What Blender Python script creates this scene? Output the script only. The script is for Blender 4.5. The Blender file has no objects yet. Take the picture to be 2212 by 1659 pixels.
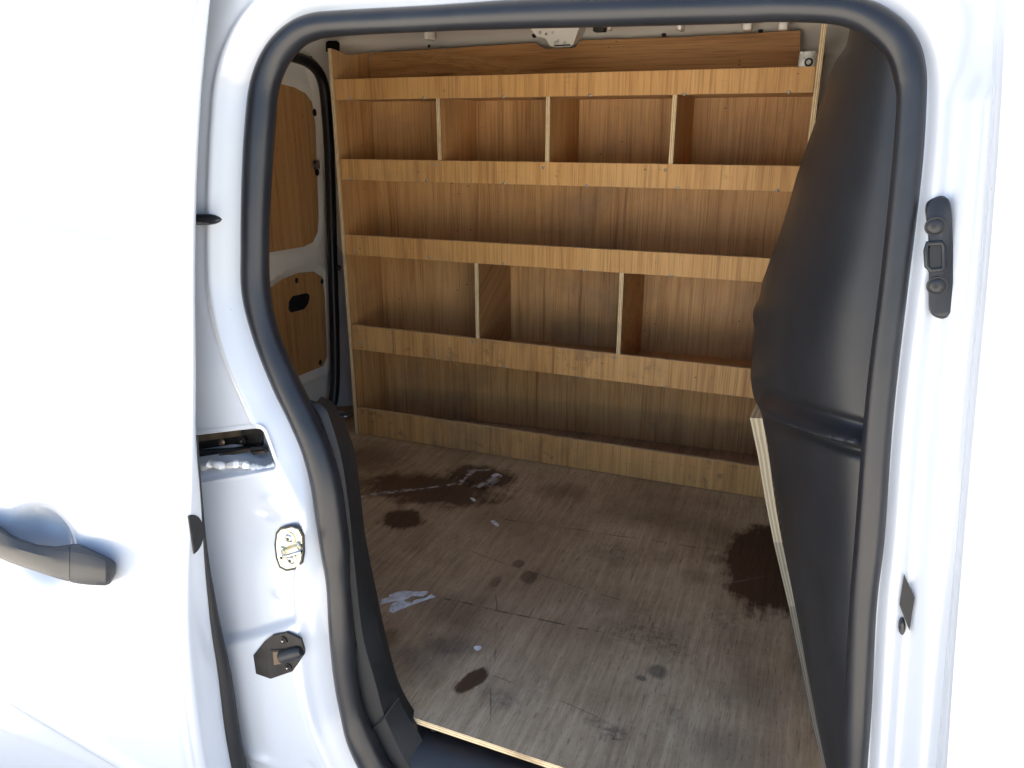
import bpy, bmesh, math, random
from mathutils import Vector, Matrix, noise as mnoise
random.seed(7)
S = bpy.context.scene
C = S.collection
R = math.radians

# ------------------------------------------------------------------ camera
# World: X towards the front of the van (right), Y into the van, Z up; load floor at z = 0, ground at z = -0.55
FPX, CX, CY = 1638.0, 1106.0, 829.5          # focal length and centre measured from the vanishing points
RM = Matrix(((0.931263901, -0.115880778, 0.345426103),
             (0.364344530, 0.298222745, -0.882222340),
             (-0.000781310, 0.947435929, 0.319944604)))
EYE = Vector((0, 0, 1.0))
cd = bpy.data.cameras.new('camera'); cam = bpy.data.objects.new('camera', cd); C.objects.link(cam)
cd.sensor_fit = 'HORIZONTAL'; cd.sensor_width = 36; cd.lens = FPX / 2212 * 36
cd.clip_start = 0.02; cd.clip_end = 2000
m4 = RM.to_4x4(); m4.translation = EYE; cam.matrix_world = m4
S.camera = cam

# ------------------------------------------------------------------ light
SUN_EL, SUN_ROT = 60, 335                     # high sun behind the van: this side is in open shade, the ground in front is sunlit
w = bpy.data.worlds.new('World'); S.world = w; w.use_nodes = True
nt = w.node_tree
sky = nt.nodes.new('ShaderNodeTexSky'); sky.sky_type = 'NISHITA'; sky.sun_disc = False
sky.sun_elevation = R(SUN_EL); sky.sun_rotation = R(SUN_ROT); sky.dust_density = 2.0; sky.ozone_density = 1.0
nt.nodes['Background'].inputs['Strength'].default_value = 0.085
nt.links.new(sky.outputs[0], nt.nodes['Background'].inputs['Color'])
sd = bpy.data.lights.new('sun', 'SUN'); sd.energy = 5.0; sd.angle = R(0.5); sd.color = (1, .95, .87)
so = bpy.data.objects.new('sun', sd); C.objects.link(so)
tosun = Vector((math.sin(R(SUN_ROT)) * math.cos(R(SUN_EL)), math.cos(R(SUN_ROT)) * math.cos(R(SUN_EL)), math.sin(R(SUN_EL))))
so.rotation_euler = tosun.to_track_quat('Z', 'Y').to_euler(); so.location = tosun * 20
S.view_settings.view_transform = 'Standard'; S.view_settings.look = 'None'
S.view_settings.exposure = 2.45; S.view_settings.gamma = 1
S.cycles.max_bounces = 10; S.cycles.diffuse_bounces = 7; S.cycles.glossy_bounces = 4

# ------------------------------------------------------------------ measuring: photograph pixels (2212 wide) to points on real surfaces
def ray(px, py): return RM @ Vector((px - CX, CY - py, -FPX))
def onY(px, py, Y):
    r = ray(px, py); return EYE + r * (Y / r.y)
def onX(px, py, X):
    r = ray(px, py); return EYE + r * (X / r.x)
def onZ(px, py, Z=0.0):
    r = ray(px, py); return EYE + r * ((Z - 1.0) / r.z)
def lerp(tab, x):
    if x <= tab[0][0]: return tab[0][1]
    for (a, p), (b, q) in zip(tab, tab[1:]):
        if x <= b: return p + (q - p) * (x - a) / (b - a)
    return tab[-1][1]
def sstep(a, b, x):
    t = min(1, max(0, (x - a) / (b - a))); return t * t * (3 - 2 * t)
def spline(pts, n):
    """Catmull-Rom through pts (tuples of any length), n samples"""
    k = len(pts) - 1; out = []
    for i in range(n):
        t = i / (n - 1) * k; j = min(int(t), k - 1); t -= j
        p0, p1, p2, p3 = pts[max(j - 1, 0)], pts[j], pts[j + 1], pts[min(j + 2, k)]
        out.append(tuple(.5 * (2 * b + (c - a) * t + (2 * a - 5 * b + 4 * c - d) * t * t + (3 * b - a - 3 * c + d) * t ** 3)
                         for a, b, c, d in zip(p0, p1, p2, p3)))
    return out
BODY = [(-.8, .93), (-.3, .885), (.14, .88), (.5, .905), (.8, .94), (1.1, .99), (1.4, 1.06)]     # side of the body at the door seal, Y by height
_bs = None
def Yb(z):
    return sum(lerp(BODY, z + d) for d in (-.12, -.06, 0, .06, .12)) / 5
def onBody(px, py, off=0.0):
    p = onY(px, py, .92 + off)
    for _ in range(6): p = onY(px, py, Yb(p.z) + off)
    return p

# ------------------------------------------------------------------ building helpers
def prop(o, label=None, cat=None, group=None, kind=None):
    if label: o['label'] = label
    if cat: o['category'] = cat
    if group: o['group'] = group
    if kind: o['kind'] = kind
    return o
WPOS = {}
def empty(name, loc):
    o = bpy.data.objects.new(name, None); C.objects.link(o); o.location = loc; o.empty_display_size = .2
    WPOS[o.name] = Vector(loc); return o
def obj(name, verts, faces, mat, parent=None, smooth=True, angle=38, fm=None):
    lo = Vector([min(v[i] for v in verts) for i in range(3)]); hi = Vector([max(v[i] for v in verts) for i in range(3)])
    c = (lo + hi) / 2
    me = bpy.data.meshes.new(name)
    me.from_pydata([Vector(v) - c for v in verts], [], faces)
    for m in (mat if isinstance(mat, (list, tuple)) else [mat]): me.materials.append(m)
    if fm: me.polygons.foreach_set('material_index', fm)
    bm = bmesh.new(); bm.from_mesh(me); bmesh.ops.recalc_face_normals(bm, faces=bm.faces); bm.to_mesh(me); bm.free()
    if smooth:
        me.polygons.foreach_set('use_smooth', [True] * len(me.polygons)); me.set_sharp_from_angle(angle=R(angle))
    o = bpy.data.objects.new(name, me); C.objects.link(o)
    o.location = c - (WPOS[parent.name] if parent else Vector())
    if parent: o.parent = parent
    WPOS[o.name] = c
    return o
class MB:
    """collects shapes into one mesh"""
    def __init__(s): s.v = []; s.f = []; s.m = []
    def add(s, v, f, mi=0):
        n = len(s.v); s.v += [tuple(x) for x in v]; s.f += [tuple(i + n for i in q) for q in f]; s.m += [mi] * len(f)
        return s
    def box(s, lo, hi, bev=0.0, mi=0):
        lo, hi = Vector(lo), Vector(hi)
        b = min(bev, *( (hi - lo) * .49 ))
        if b <= 0:
            v = [(x, y, z) for x in (lo.x, hi.x) for y in (lo.y, hi.y) for z in (lo.z, hi.z)]
            return s.add(v, [(0, 1, 3, 2), (4, 6, 7, 5), (0, 4, 5, 1), (2, 3, 7, 6), (0, 2, 6, 4), (1, 5, 7, 3)], mi)
        bm = bmesh.new(); bmesh.ops.create_cube(bm, size=1)
        for v in bm.verts: v.co = Vector([(lo[i] + hi[i]) / 2 + v.co[i] * (hi[i] - lo[i]) for i in range(3)])
        bmesh.ops.bevel(bm, geom=list(bm.edges), offset=b, segments=2, affect='EDGES', profile=.5)
        bm.verts.index_update()
        s.add([v.co.copy() for v in bm.verts], [[v.index for v in f.verts] for f in bm.faces], mi); bm.free(); return s
    def tube(s, pts, rad, n=10, cap=True, mi=0, flat=1.0, up=None):
        pts = [Vector(p) for p in pts]; k = len(pts); base = len(s.v); u = None; rings = []
        for i, p in enumerate(pts):
            t = (pts[min(i + 1, k - 1)] - pts[max(i - 1, 0)]).normalized()
            if u is None: u = t.cross(Vector(up) if up else (Vector((0, 0, 1)) if abs(t.z) < .9 else Vector((0, 1, 0)))).normalized()
            else: u = (u - t * u.dot(t)).normalized()
            q = t.cross(u); r = rad[i] if isinstance(rad, (list, tuple)) else rad
            rings.append([p + u * math.cos(2 * math.pi * j / n) * r + q * math.sin(2 * math.pi * j / n) * r * flat for j in range(n)])
        v = [x for r_ in rings for x in r_]
        f = [(i * n + j, i * n + (j + 1) % n, (i + 1) * n + (j + 1) % n, (i + 1) * n + j) for i in range(k - 1) for j in range(n)]
        if cap: f += [tuple(range(n))[::-1], tuple(range((k - 1) * n, k * n))]
        return s.add(v, f, mi)
    def prism(s, outline, d, bev=0.0, mi=0):
        """closed outline of 3-D points pushed along the vector d, with a small chamfer on the far rim"""
        o = [Vector(p) for p in outline]; n = len(o); d = Vector(d); c = sum(o, Vector()) / n
        rings = [o]
        if bev > 0:
            dn = d.normalized(); rings.append([p + d - dn * bev for p in o])
            rings.append([p + d + (c - p).normalized() * bev for p in o])
        else: rings.append([p + d for p in o])
        v = [p for r_ in rings for p in r_]; k = len(rings)
        f = [(i * n + j, i * n + (j + 1) % n, (i + 1) * n + (j + 1) % n, (i + 1) * n + j) for i in range(k - 1) for j in range(n)]
        f += [tuple(range(n))[::-1], tuple(range((k - 1) * n, k * n))]
        return s.add(v, f, mi)
    def dome(s, c, ax, r, h, n=14, rings=4, mi=0):
        c = Vector(c); ax = Vector(ax).normalized(); u = ax.orthogonal().normalized(); q = ax.cross(u); v = []; f = []
        for i in range(rings):
            a = i / rings * math.pi / 2
            v += [c + (u * math.cos(2 * math.pi * j / n) + q * math.sin(2 * math.pi * j / n)) * r * math.cos(a) + ax * h * math.sin(a) for j in range(n)]
        v.append(c + ax * h)
        f = [(i * n + j, i * n + (j + 1) % n, (i + 1) * n + (j + 1) % n, (i + 1) * n + j) for i in range(rings - 1) for j in range(n)]
        f += [((rings - 1) * n + j, (rings - 1) * n + (j + 1) % n, rings * n) for j in range(n)]
        return s.add(v, f, mi)
    def build(s, name, mat, parent=None, **k): return obj(name, s.v, s.f, mat, parent, fm=s.m, **k)
def grid_faces(nr, nc): return [(i * nc + j, i * nc + j + 1, (i + 1) * nc + j + 1, (i + 1) * nc + j) for i in range(nr - 1) for j in range(nc - 1)]

# ------------------------------------------------------------------ materials
class NT:
    def __init__(s, name):
        s.mat = bpy.data.materials.new(name); s.mat.use_nodes = True; s.t = s.mat.node_tree; s.b = s.t.nodes['Principled BSDF']
    def n(s, typ, ins=None, **props):
        x = s.t.nodes.new(typ)
        for k, v in props.items(): setattr(x, k, v)
        for k, v in (ins or {}).items(): s.set(x.inputs[k], v)
        return x
    def set(s, sock, v):
        if hasattr(v, 'is_output'): s.t.links.new(v, sock)
        else: sock.default_value = v
    def bs(s, **k):
        for a, v in k.items(): s.set(s.b.inputs[a.replace('_', ' ')], v)
    def math(s, op, a, b=None, clamp=False):
        x = s.t.nodes.new('ShaderNodeMath'); x.operation = op; x.use_clamp = clamp; s.set(x.inputs[0], a)
        if b is not None: s.set(x.inputs[1], b)
        return x.outputs[0]
    def mix(s, f, a, b, mode='MIX'):
        x = s.t.nodes.new('ShaderNodeMix'); x.data_type = 'RGBA'; x.blend_type = mode
        s.set(x.inputs[0], f); s.set(x.inputs[6], a); s.set(x.inputs[7], b); return x.outputs[2]
    def ramp(s, f, stops):
        x = s.t.nodes.new('ShaderNodeValToRGB'); e = x.color_ramp.elements
        while len(e) < len(stops): e.new(.5)
        for q, (p, c) in zip(e, stops): q.position = p; q.color = c if len(c) == 4 else (*c, 1)
        s.set(x.inputs[0], f); return x.outputs[0]
    def mr(s, v, a, b, c=0.0, d=1.0):
        x = s.n('ShaderNodeMapRange', {0: v, 1: a, 2: b, 3: c, 4: d}); return x.outputs[0]
    def pos(s): return s.n('ShaderNodeNewGeometry').outputs['Position']
    def coord(s, rnd=True):
        o = s.n('ShaderNodeTexCoord').outputs['Object']
        if not rnd: return o
        r = s.n('ShaderNodeObjectInfo').outputs['Random']
        q = s.n('ShaderNodeVectorMath', {0: o}, operation='ADD'); c = s.n('ShaderNodeCombineXYZ', {0: s.math('MULTIPLY', r, 37.0), 1: s.math('MULTIPLY', r, 11.0), 2: s.math('MULTIPLY', r, 23.0)})
        s.set(q.inputs[1], c.outputs[0]); return q.outputs[0]
    def scale(s, v, sc, rot=(0, 0, 0), loc=(0, 0, 0)):
        return s.n('ShaderNodeMapping', {'Vector': v, 'Scale': sc, 'Rotation': rot, 'Location': loc}).outputs[0]
    def noise(s, v, scale=1.0, detail=4.0, rough=.5, dist=0.0):
        return s.n('ShaderNodeTexNoise', {'Vector': v, 'Scale': scale, 'Detail': detail, 'Roughness': rough, 'Distortion': dist}).outputs[0]
    def bump(s, h, strength=.2, dist=.001):
        s.set(s.b.inputs['Normal'], s.n('ShaderNodeBump', {'Height': h, 'Strength': strength, 'Distance': dist}).outputs[0])

def simple(name, col, rough=.5, metal=0.0, coat=0.0, var=.12, nscale=30, bump=0.0, bscale=400, spec=.5, dust=0.0):
    m = NT(name); v = m.coord()
    n = m.noise(v, nscale, 5)
    c = m.mix(m.mr(n, .3, .7), (*[x * (1 - var) for x in col], 1), (*[min(1, x * (1 + var)) for x in col], 1))
    if dust:
        n2 = m.noise(m.scale(v, (9, 9, 3)), 1.0, 6, .65)
        c = m.mix(m.mr(n2, .5, .8, 0, dust), c, (.33, .31, .29, 1))
    m.bs(Base_Color=c, Roughness=m.mr(n, .2, .8, rough * .85, min(1, rough * 1.15)), Metallic=metal, Coat_Weight=coat, Coat_Roughness=.06, Specular_IOR_Level=spec)
    if bump: m.bump(m.noise(v, bscale, 2), bump, .0006)
    return m.mat

def paint(name, col, rough=.3, coat=.9, ripple=.05):
    m = NT(name); v = m.coord()
    d = m.noise(v, 5, 6, .62); g = m.mr(d, .52, .82, 0, .22)
    c = m.mix(g, (*col, 1), (col[0] * .86, col[1] * .84, col[2] * .80, 1))
    fl = m.n('ShaderNodeTexVoronoi', {'Vector': v, 'Scale': 46.0}); f1 = m.math('LESS_THAN', fl.outputs['Distance'], .035)
    sel = m.math('GREATER_THAN', m.noise(v, 20, 1), .60)
    c = m.mix(m.math('MULTIPLY', m.math('MULTIPLY', f1, sel), .7), c, (.25, .22, .19, 1))
    m.bs(Base_Color=c, Roughness=rough, Coat_Weight=coat, Coat_Roughness=m.mr(d, .3, .8, .05, .16), Specular_IOR_Level=.5)
    m.bump(m.math('ADD', m.noise(v, 9, 2), m.math('MULTIPLY', m.noise(v, 700, 1), .02)), ripple, .02)
    return m.mat

def wood(name, axis='z', rot=(0, 0, 0), light=(.74, .45, .195), mid=(.61, .345, .132), dark=(.33, .155, .052), grime=.35, fine=1.0, wear=.4):
    m = NT(name); v = m.coord()
    if rot != (0, 0, 0): v = m.scale(v, (1, 1, 1), rot)
    st = {'z': (1, 1, .035), 'x': (.035, 1, 1), 'y': (1, .035, 1)}[axis]
    vs = m.scale(v, st)
    warp = m.noise(v, 3.0, 2)
    # broad figure of the veneer, medium bands, hair-fine pores
    broad = m.noise(m.scale(v, tuple(x * (1 if x == 1 else 5) for x in st)), 9, 3, .55, .8)
    band = m.noise(vs, 62, 4, .6, .5)
    fin = m.noise(m.scale(v, tuple(x if x == 1 else .012 for x in st)), 330 * fine, 3, .7)
    leaf = m.noise(m.scale(v, tuple(x if x == 1 else 0 for x in st)), 5.5, 0)
    h = m.math('ADD', m.math('MULTIPLY', broad, .36), m.math('ADD', m.math('MULTIPLY', band, .60), m.math('MULTIPLY', leaf, .11)))
    c = m.ramp(h, [(.36, dark), (.47, mid), (.56, tuple((a + b) / 2 for a, b in zip(mid, light))), (.68, light)])
    tone = m.n('ShaderNodeObjectInfo').outputs['Random']
    c = m.mix(m.mr(tone, 0, 1, 0, .22), c, m.mix(1.0, c, (.70, .62, .55, 1), 'MULTIPLY'))
    c = m.mix(m.mr(fin, .50, .68, 0, .55), c, (*[x * .55 for x in dark], 1))
    g = m.noise(v, 2.6, 6, .62, .4)
    gf = m.mr(g, .50, .72, 0, grime)
    c = m.mix(gf, c, (.165, .130, .100, 1))
    # short knocks and scuffs
    sc = m.n('ShaderNodeTexVoronoi', {'Vector': m.scale(v, (30, 30, 44), (.3, .5, .2)), 'Scale': 1.0, 'Randomness': 1.0})
    k = m.math('MULTIPLY', m.math('LESS_THAN', sc.outputs['Distance'], .10), m.math('GREATER_THAN', m.noise(v, 7, 2), .60))
    c = m.mix(m.math('MULTIPLY', k, .65), c, (.07, .045, .03, 1))
    # rubbed scratches lying across the grain and dark handling marks
    s1 = m.noise(m.scale(v, (.05, .05, 1), (.12, .2, 0)), 240, 2, .8)
    c = m.mix(m.math('MULTIPLY', m.mr(s1, .64, .74), m.mr(m.noise(v, 6, 3), .5, .65, 0, .75 * wear)), c, (.13, .09, .06, 1))
    bl = m.noise(v, 34, 3, .6)
    c = m.mix(m.math('MULTIPLY', m.mr(bl, .62 - .05 * wear, .72 - .05 * wear), m.mr(m.noise(v, 4.4, 3), .50 - .06 * wear, .64 - .06 * wear, 0, .42 * wear)), c, (.10, .07, .045, 1))
    m.bs(Base_Color=c, Roughness=m.mr(fin, .3, .7, .42, .6), Specular_IOR_Level=.35)
    m.bump(m.math('ADD', fin, m.math('MULTIPLY', band, .5)), .12, .0008)
    return m.mat

def plyedge(name, axis, t, ly=5, col=(.88, .72, .46)):
    """cut edge of plywood: layers across the thickness"""
    m = NT(name); o = m.n('ShaderNodeTexCoord').outputs['Object']
    x = m.n('ShaderNodeSeparateXYZ', {0: o}).outputs['xyz'.index(axis)]
    wv = m.math('SINE', m.math('MULTIPLY', x, 2 * math.pi * ly / 2 / t))
    v = m.coord(); n = m.noise(v, 60, 5, .65); n2 = m.noise(v, 9, 4)
    f = m.math('ADD', m.mr(wv, -.5, .5), m.mr(n, .3, .7, -.25, .25), clamp=True)
    c = m.mix(f, (col[0] * .60, col[1] * .50, col[2] * .42, 1), (*col, 1))
    c = m.mix(m.mr(n2, .56, .75, 0, .7), c, (.20, .125, .07, 1))
    m.bs(Base_Color=c, Roughness=.7, Specular_IOR_Level=.25); m.bump(n, .3, .0012)
    return m.mat

WHITE = paint('white_paint', (.53, .56, .605))
WHITE_IN = paint('warm_tinted_white_paint', (.84, .81, .74), .38, .6, .10)  # same white body paint, warm bounce light put into its cream colour
RUBBER = simple('black_rubber', (.013, .014, .0175), .34, var=.15, nscale=14, bump=.10, bscale=260, spec=.45, dust=.03)
PLASTIC = simple('black_grained_plastic', (.0155, .0165, .0195), .40, var=.15, nscale=10, bump=.22, bscale=900, spec=.42, dust=.022)
PLASTIC_T = simple('coarse_grained_trim', (.011, .0118, .0138), .55, var=.2, nscale=20, bump=.55, bscale=620, spec=.38, dust=.03)
DARK = simple('dark_void', (.008, .008, .009), .6)
BLACKM = simple('black_coated_metal', (.020, .018, .017), .40, .5, var=.4, nscale=24, dust=.12)
BRONZE = simple('greasy_brown_metal', (.17, .125, .085), .38, .8, var=.4, nscale=30)
GOLD = simple('yellow_zinc_plate', (.82, .74, .52), .30, .85, var=.12, nscale=40)
STEEL = simple('zinc_steel', (.55, .56, .53), .28, .95, var=.2, nscale=60)
SCREWM = simple('screw_steel', (.42, .41, .39), .38, .9)
SEALANT = simple('white_sealant', (.78, .78, .77), .5, var=.05)
HANDLE = simple('grey_black_handle', (.023, .024, .026), .5, var=.12, nscale=8, bump=.2, bscale=1100, dust=.05)
WOODV = wood('veneer_upright_grain', 'z', grime=.50)
WOODL = wood('veneer_lip_grain', 'z', light=(.79, .465, .180), mid=(.67, .365, .128), dark=(.44, .205, .066), grime=.30, fine=.8)
WOODL2 = wood('veneer_scuffed_lip', 'z', light=(.76, .45, .180), mid=(.62, .34, .125), dark=(.38, .18, .062), grime=.80, fine=.8, wear=1.0)
WOODH = wood('veneer_level_grain', 'x', light=(.60, .34, .135), mid=(.46, .235, .085), dark=(.25, .112, .038), grime=.12)
WOODD = wood('veneer_slanting_grain', 'z', rot=(R(62), 0, 0), light=(.46, .27, .125), mid=(.34, .185, .08), dark=(.17, .08, .032), grime=.1)
WOODR = wood('veneer_door_panel', 'z', light=(.62, .35, .14), mid=(.50, .26, .10), dark=(.28, .13, .045), grime=.08)
T = .012
EDGE_X = plyedge('ply_edge_x', 'x', T); EDGE_Y = plyedge('ply_edge_y', 'y', T); EDGE_Z = plyedge('ply_edge_z', 'z', T)

def floor_material():
    m = NT('worn_floor_ply'); p = m.pos(); v = p
    warp = m.noise(v, 6, 3)
    gr = m.noise(m.scale(v, (1, .05, 1), (0, 0, R(-4))), 70, 5, .68, .4)
    fi = m.noise(m.scale(v, (1, .03, 1), (0, 0, R(-4))), 300, 3, .7)
    sx = m.noise(m.scale(v, (.03, 1, 1), (0, 0, R(9))), 330, 2, .8)
    sy = m.noise(m.scale(v, (1, .04, 1), (0, 0, R(33))), 260, 2, .8)
    sw = m.noise(m.scale(v, (1, .04, 1), (0, 0, R(-41))), 240, 2, .8)
    cl = m.noise(v, 3.2, 6, .6)
    c = m.ramp(m.math('ADD', m.math('MULTIPLY', gr, .42), m.math('MULTIPLY', cl, .58)),
               [(.30, (.22, .140, .078)), (.44, (.42, .300, .180)), (.54, (.54, .398, .248)), (.68, (.70, .545, .36))])
    c = m.mix(m.mr(fi, .54, .72, 0, .45), c, (.07, .048, .033, 1))
    c = m.mix(m.mr(sx, .58, .74, 0, .55), c, (.62, .50, .36, 1))
    c = m.mix(m.mr(sy, .60, .76, 0, .50), c, (.64, .52, .38, 1))
    c = m.mix(m.mr(sw, .60, .74, 0, .55), c, (.06, .045, .036, 1))
    # short torn fibres along the grain and pale crossing scuffs
    fb = m.noise(m.scale(v, (1, .16, 1), (0, 0, R(-4))), 190, 4, .75)
    c = m.mix(m.mr(fb, .56, .70, 0, .7), c, (.10, .062, .036, 1))
    fb2 = m.noise(m.scale(v, (1, .10, 1), (0, 0, R(-6)), (3, 5, 0)), 150, 3, .7)
    c = m.mix(m.math('MULTIPLY', m.mr(fb2, .58, .70), m.mr(m.noise(v, 5.5, 4), .42, .62, 0, .75)), c, (.66, .52, .36, 1))
    rd = m.noise(m.scale(v, (1, .3, 1)), 4.2, 3)
    c = m.mix(m.mr(rd, .50, .68, 0, .28), c, (.30, .165, .095, 1))
    # trodden dirt in random patches over the whole sheet
    dn = m.noise(v, 2.1, 7, .66, .3)
    c = m.mix(m.mr(dn, .50, .72, 0, .38), c, (.16, .125, .095, 1))
    xyz = m.n('ShaderNodeSeparateXYZ', {0: p})
    jag = m.noise(m.scale(v, (1, .12, 1)), 75, 3, .7); blob = m.noise(v, 16, 4, .6); fine = m.noise(v, 60, 4, .7)
    def stain(px, py, wx, wy, col, amt, rot=0, jg=.5, bl=.6, soft=.25, brk=0.0):
        nonlocal c
        q = onZ(px, py); a = onZ(px + wx, py); b = onZ(px, py - wy); rx = abs(a.x - q.x); ry = abs(b.y - q.y)
        mp = m.n('ShaderNodeMapping', {'Vector': p, 'Location': (q.x, q.y, 0), 'Rotation': (0, 0, R(rot)), 'Scale': (rx, ry, 1)}, vector_type='TEXTURE').outputs[0]
        s2 = m.n('ShaderNodeSeparateXYZ', {0: mp})
        d = m.math('SQRT', m.math('ADD', m.math('POWER', m.math('ABSOLUTE', s2.outputs[0]), 2.0), m.math('POWER', m.math('ABSOLUTE', s2.outputs[1]), 2.0)))
        d = m.math('ADD', d, m.math('ADD', m.math('MULTIPLY', m.math('SUBTRACT', jag, .5), jg * 1.5), m.math('MULTIPLY', m.math('SUBTRACT', blob, .5), bl * 2)))
        if amt < .86: amt *= .68; soft *= 1.5
        f = m.mr(d, 1 - soft, 1 + soft, amt, 0)
        if brk: f = m.math('MULTIPLY', f, m.mr(fine, .5 - .1 / brk, .5 + .1 / brk))
        soaked = m.mix(1.0, c, (*[min(1, x / .34) for x in col], 1), 'MULTIPLY')
        c = m.mix(f, c, m.mix(.38, soaked, (*col, 1)))
    oil = (.048, .022, .013); brown = (.070, .040, .025); blue = (.045, .050, .062)
    stain(1662, 1222, 100, 86, (.058, .024, .012), .90, 0, .30, .34, .10)
    stain(1545, 1208, 22, 10, oil, .5, 0, .4, .5, .2)
    stain(930, 1058, 165, 34, (.085, .055, .042), .87, 8, .5, .7, .2)
    stain(1040, 1030, 80, 24, (.060, .040, .033), .86, 0, .5, .7, .2)
    stain(868, 1122, 48, 24, (.055, .032, .022), .87, 0, .6, .5, .16)
    stain(800, 985, 70, 30, (.09, .065, .05), .85, 0, .5, .7, .3)
    stain(1121, 1217, 14, 9, oil, .8, 0, .4, .4, .15)
    stain(1143, 1247, 18, 15, brown, .85, 0, .5, .4, .15)
    stain(1071, 1256, 12, 14, brown, .7, 0, .4, .4, .2)
    stain(975, 1320, 70, 36, brown, .55, 0, .5, .8, .3)
    stain(1017, 1470, 22, 36, (.055, .03, .018), .92, -18, .4, .4, .12)
    stain(835, 1380, 22, 26, (.05, .03, .02), .8, 0, .4, .5, .2)
    stain(1085, 1505, 42, 24, blue, .75, 0, .4, .9, .3, .6)
    stain(905, 1430, 70, 40, blue, .7, 0, .5, .9, .4)
    stain(980, 1395, 55, 24, blue, .65, 0, .5, .9, .4)
    stain(1330, 1195, 55, 24, blue, .7, 0, .5, .9, .3, .5)
    stain(1440, 1205, 30, 12, blue, .5, 0, .5, .9, .3, .5)
    stain(1505, 1245, 40, 12, blue, .5, 0, .5, .9, .3, .5)
    stain(1570, 1340, 45, 30, (.04, .045, .04), .6, 0, .5, 1.0, .4, .8)
    stain(1390, 1375, 70, 32, (.03, .032, .028), .65, 0, .5, 1.0, .4, .8)
    stain(1460, 1395, 40, 26, (.035, .03, .045), .6, 0, .5, 1.0, .4, .6)
    stain(1420, 1450, 22, 14, blue, .85, 0, .4, .6, .2)
    stain(1385, 1465, 14, 6, blue, .85, 0, .4, .6, .2)
    stain(1330, 1585, 30, 16, blue, .85, 0, .4, 1.0, .2, 1.0)
    stain(1290, 1560, 26, 12, blue, .7, 0, .4, 1.0, .2, 1.0)
    stain(1455, 1545, 16, 22, blue, .7, 0, .4, 1.0, .3, .6)
    stain(1640, 1500, 60, 40, (.06, .05, .05), .5, 0, .4, .9, .5)
    stain(1560, 1620, 90, 40, (.07, .055, .05), .5, 0, .4, .9, .5)
    stain(1240, 1420, 120, 60, (.22, .17, .13), .4, 0, .4, .9, .6)
    stain(1200, 1060, 60, 18, (.05, .035, .028), .5, 0, .5, .9, .4)
    stain(1450, 1130, 120, 22, (.05, .038, .03), .45, 0, .5, .9, .5)
    def line(x0, y0, x1, y1, wd, col, amt, brk=90):
        nonlocal c
        a, b = onZ(x0, y0), onZ(x1, y1); d = b - a; L = d.length; ang = math.atan2(d.y, d.x)
        mp = m.n('ShaderNodeMapping', {'Vector': p, 'Location': a, 'Rotation': (0, 0, ang), 'Scale': (1, 1, 1)}, vector_type='TEXTURE').outputs[0]
        s2 = m.n('ShaderNodeSeparateXYZ', {0: mp})
        yy = m.math('ADD', s2.outputs[1], m.math('MULTIPLY', m.math('SUBTRACT', m.noise(p, 5, 2), .5), .03))
        f = m.math('MULTIPLY', m.mr(m.math('ABSOLUTE', yy), wd * .4, wd, 1, 0), m.math('MULTIPLY', m.math('GREATER_THAN', s2.outputs[0], 0.0), m.math('LESS_THAN', s2.outputs[0], L)))
        f = m.math('MULTIPLY', f, m.mr(m.noise(p, brk, 2, .6), .42, .58, 0, amt))
        c = m.mix(f, c, (*col, 1))
    line(945, 1290, 1300, 1365, .003, (.03, .022, .018), .7, 38)
    line(985, 1180, 1340, 1300, .0018, (.05, .036, .028), .6, 20)
    line(1080, 1120, 1560, 1190, .0022, (.03, .022, .018), .7, 16)
    line(1000, 1205, 1300, 1140, .002, (.34, .29, .25), .5, 16)
    line(1150, 1330, 1700, 1240, .002, (.33, .28, .24), .4, 14)
    line(900, 1580, 1300, 1440, .002, (.33, .28, .24), .45, 14)
    line(1060, 1560, 1075, 1240, .002, (.03, .025, .02), .5, 14)
    line(1390, 1490, 1640, 1420, .002, (.36, .31, .26), .5, 12)
    line(1200, 1100, 1500, 1330, .0018, (.33, .28, .24), .4, 12)
    line(960, 1420, 1400, 1590, .0018, (.04, .03, .025), .5, 12)
    chalk = (.66, .64, .62)
    line(775, 1075, 990, 1045, .006, chalk, .85, 50); line(800, 1068, 900, 1056, .010, chalk, .5, 70)
    line(990, 1047, 1030, 1012, .010, chalk, .8, 60); line(1030, 1052, 1085, 1026, .014, chalk, .75, 60); line(1048, 1048, 1075, 1034, .02, chalk, .5, 80)
    line(1010, 1018, 1060, 1016, .008, chalk, .6, 70); line(775, 1142, 790, 1148, .012, chalk, .9, 90)
    # crumbs of pale dust
    vo = m.n('ShaderNodeTexVoronoi', {'Vector': p, 'Scale': 26.0}); cr = m.math('MULTIPLY', m.math('LESS_THAN', vo.outputs['Distance'], .045), m.math('GREATER_THAN', m.noise(p, 11, 2), .56))
    c = m.mix(m.math('MULTIPLY', cr, .8), c, (.55, .50, .44, 1))
    m.bs(Base_Color=c, Roughness=m.mr(cl, .3, .7, .60, .78), Specular_IOR_Level=.22)
    m.bump(m.math('ADD', gr, m.math('MULTIPLY', fi, .6)), .22, .001)
    return m.mat
FLOORM = floor_material()

# ------------------------------------------------------------------ setting: ground
def ground():
    m = NT('pale_concrete'); p = m.pos(); n = m.noise(p, 1.3, 8, .65); n2 = m.noise(p, 60, 4, .7)
    c = m.mix(n, (.50, .46, .40, 1), (.62, .575, .50, 1)); c = m.mix(m.mr(n2, .4, .7, 0, .4), c, (.33, .31, .28, 1))
    m.bs(Base_Color=c, Roughness=.85); m.bump(n2, .4, .004)
    g = obj('ground', [(-900, -900, -.55), (900, -900, -.55), (900, 900, -.55), (-900, 900, -.55)], [(0, 1, 2, 3)], m.mat)
    g['kind'] = 'structure'
ground()

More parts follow.
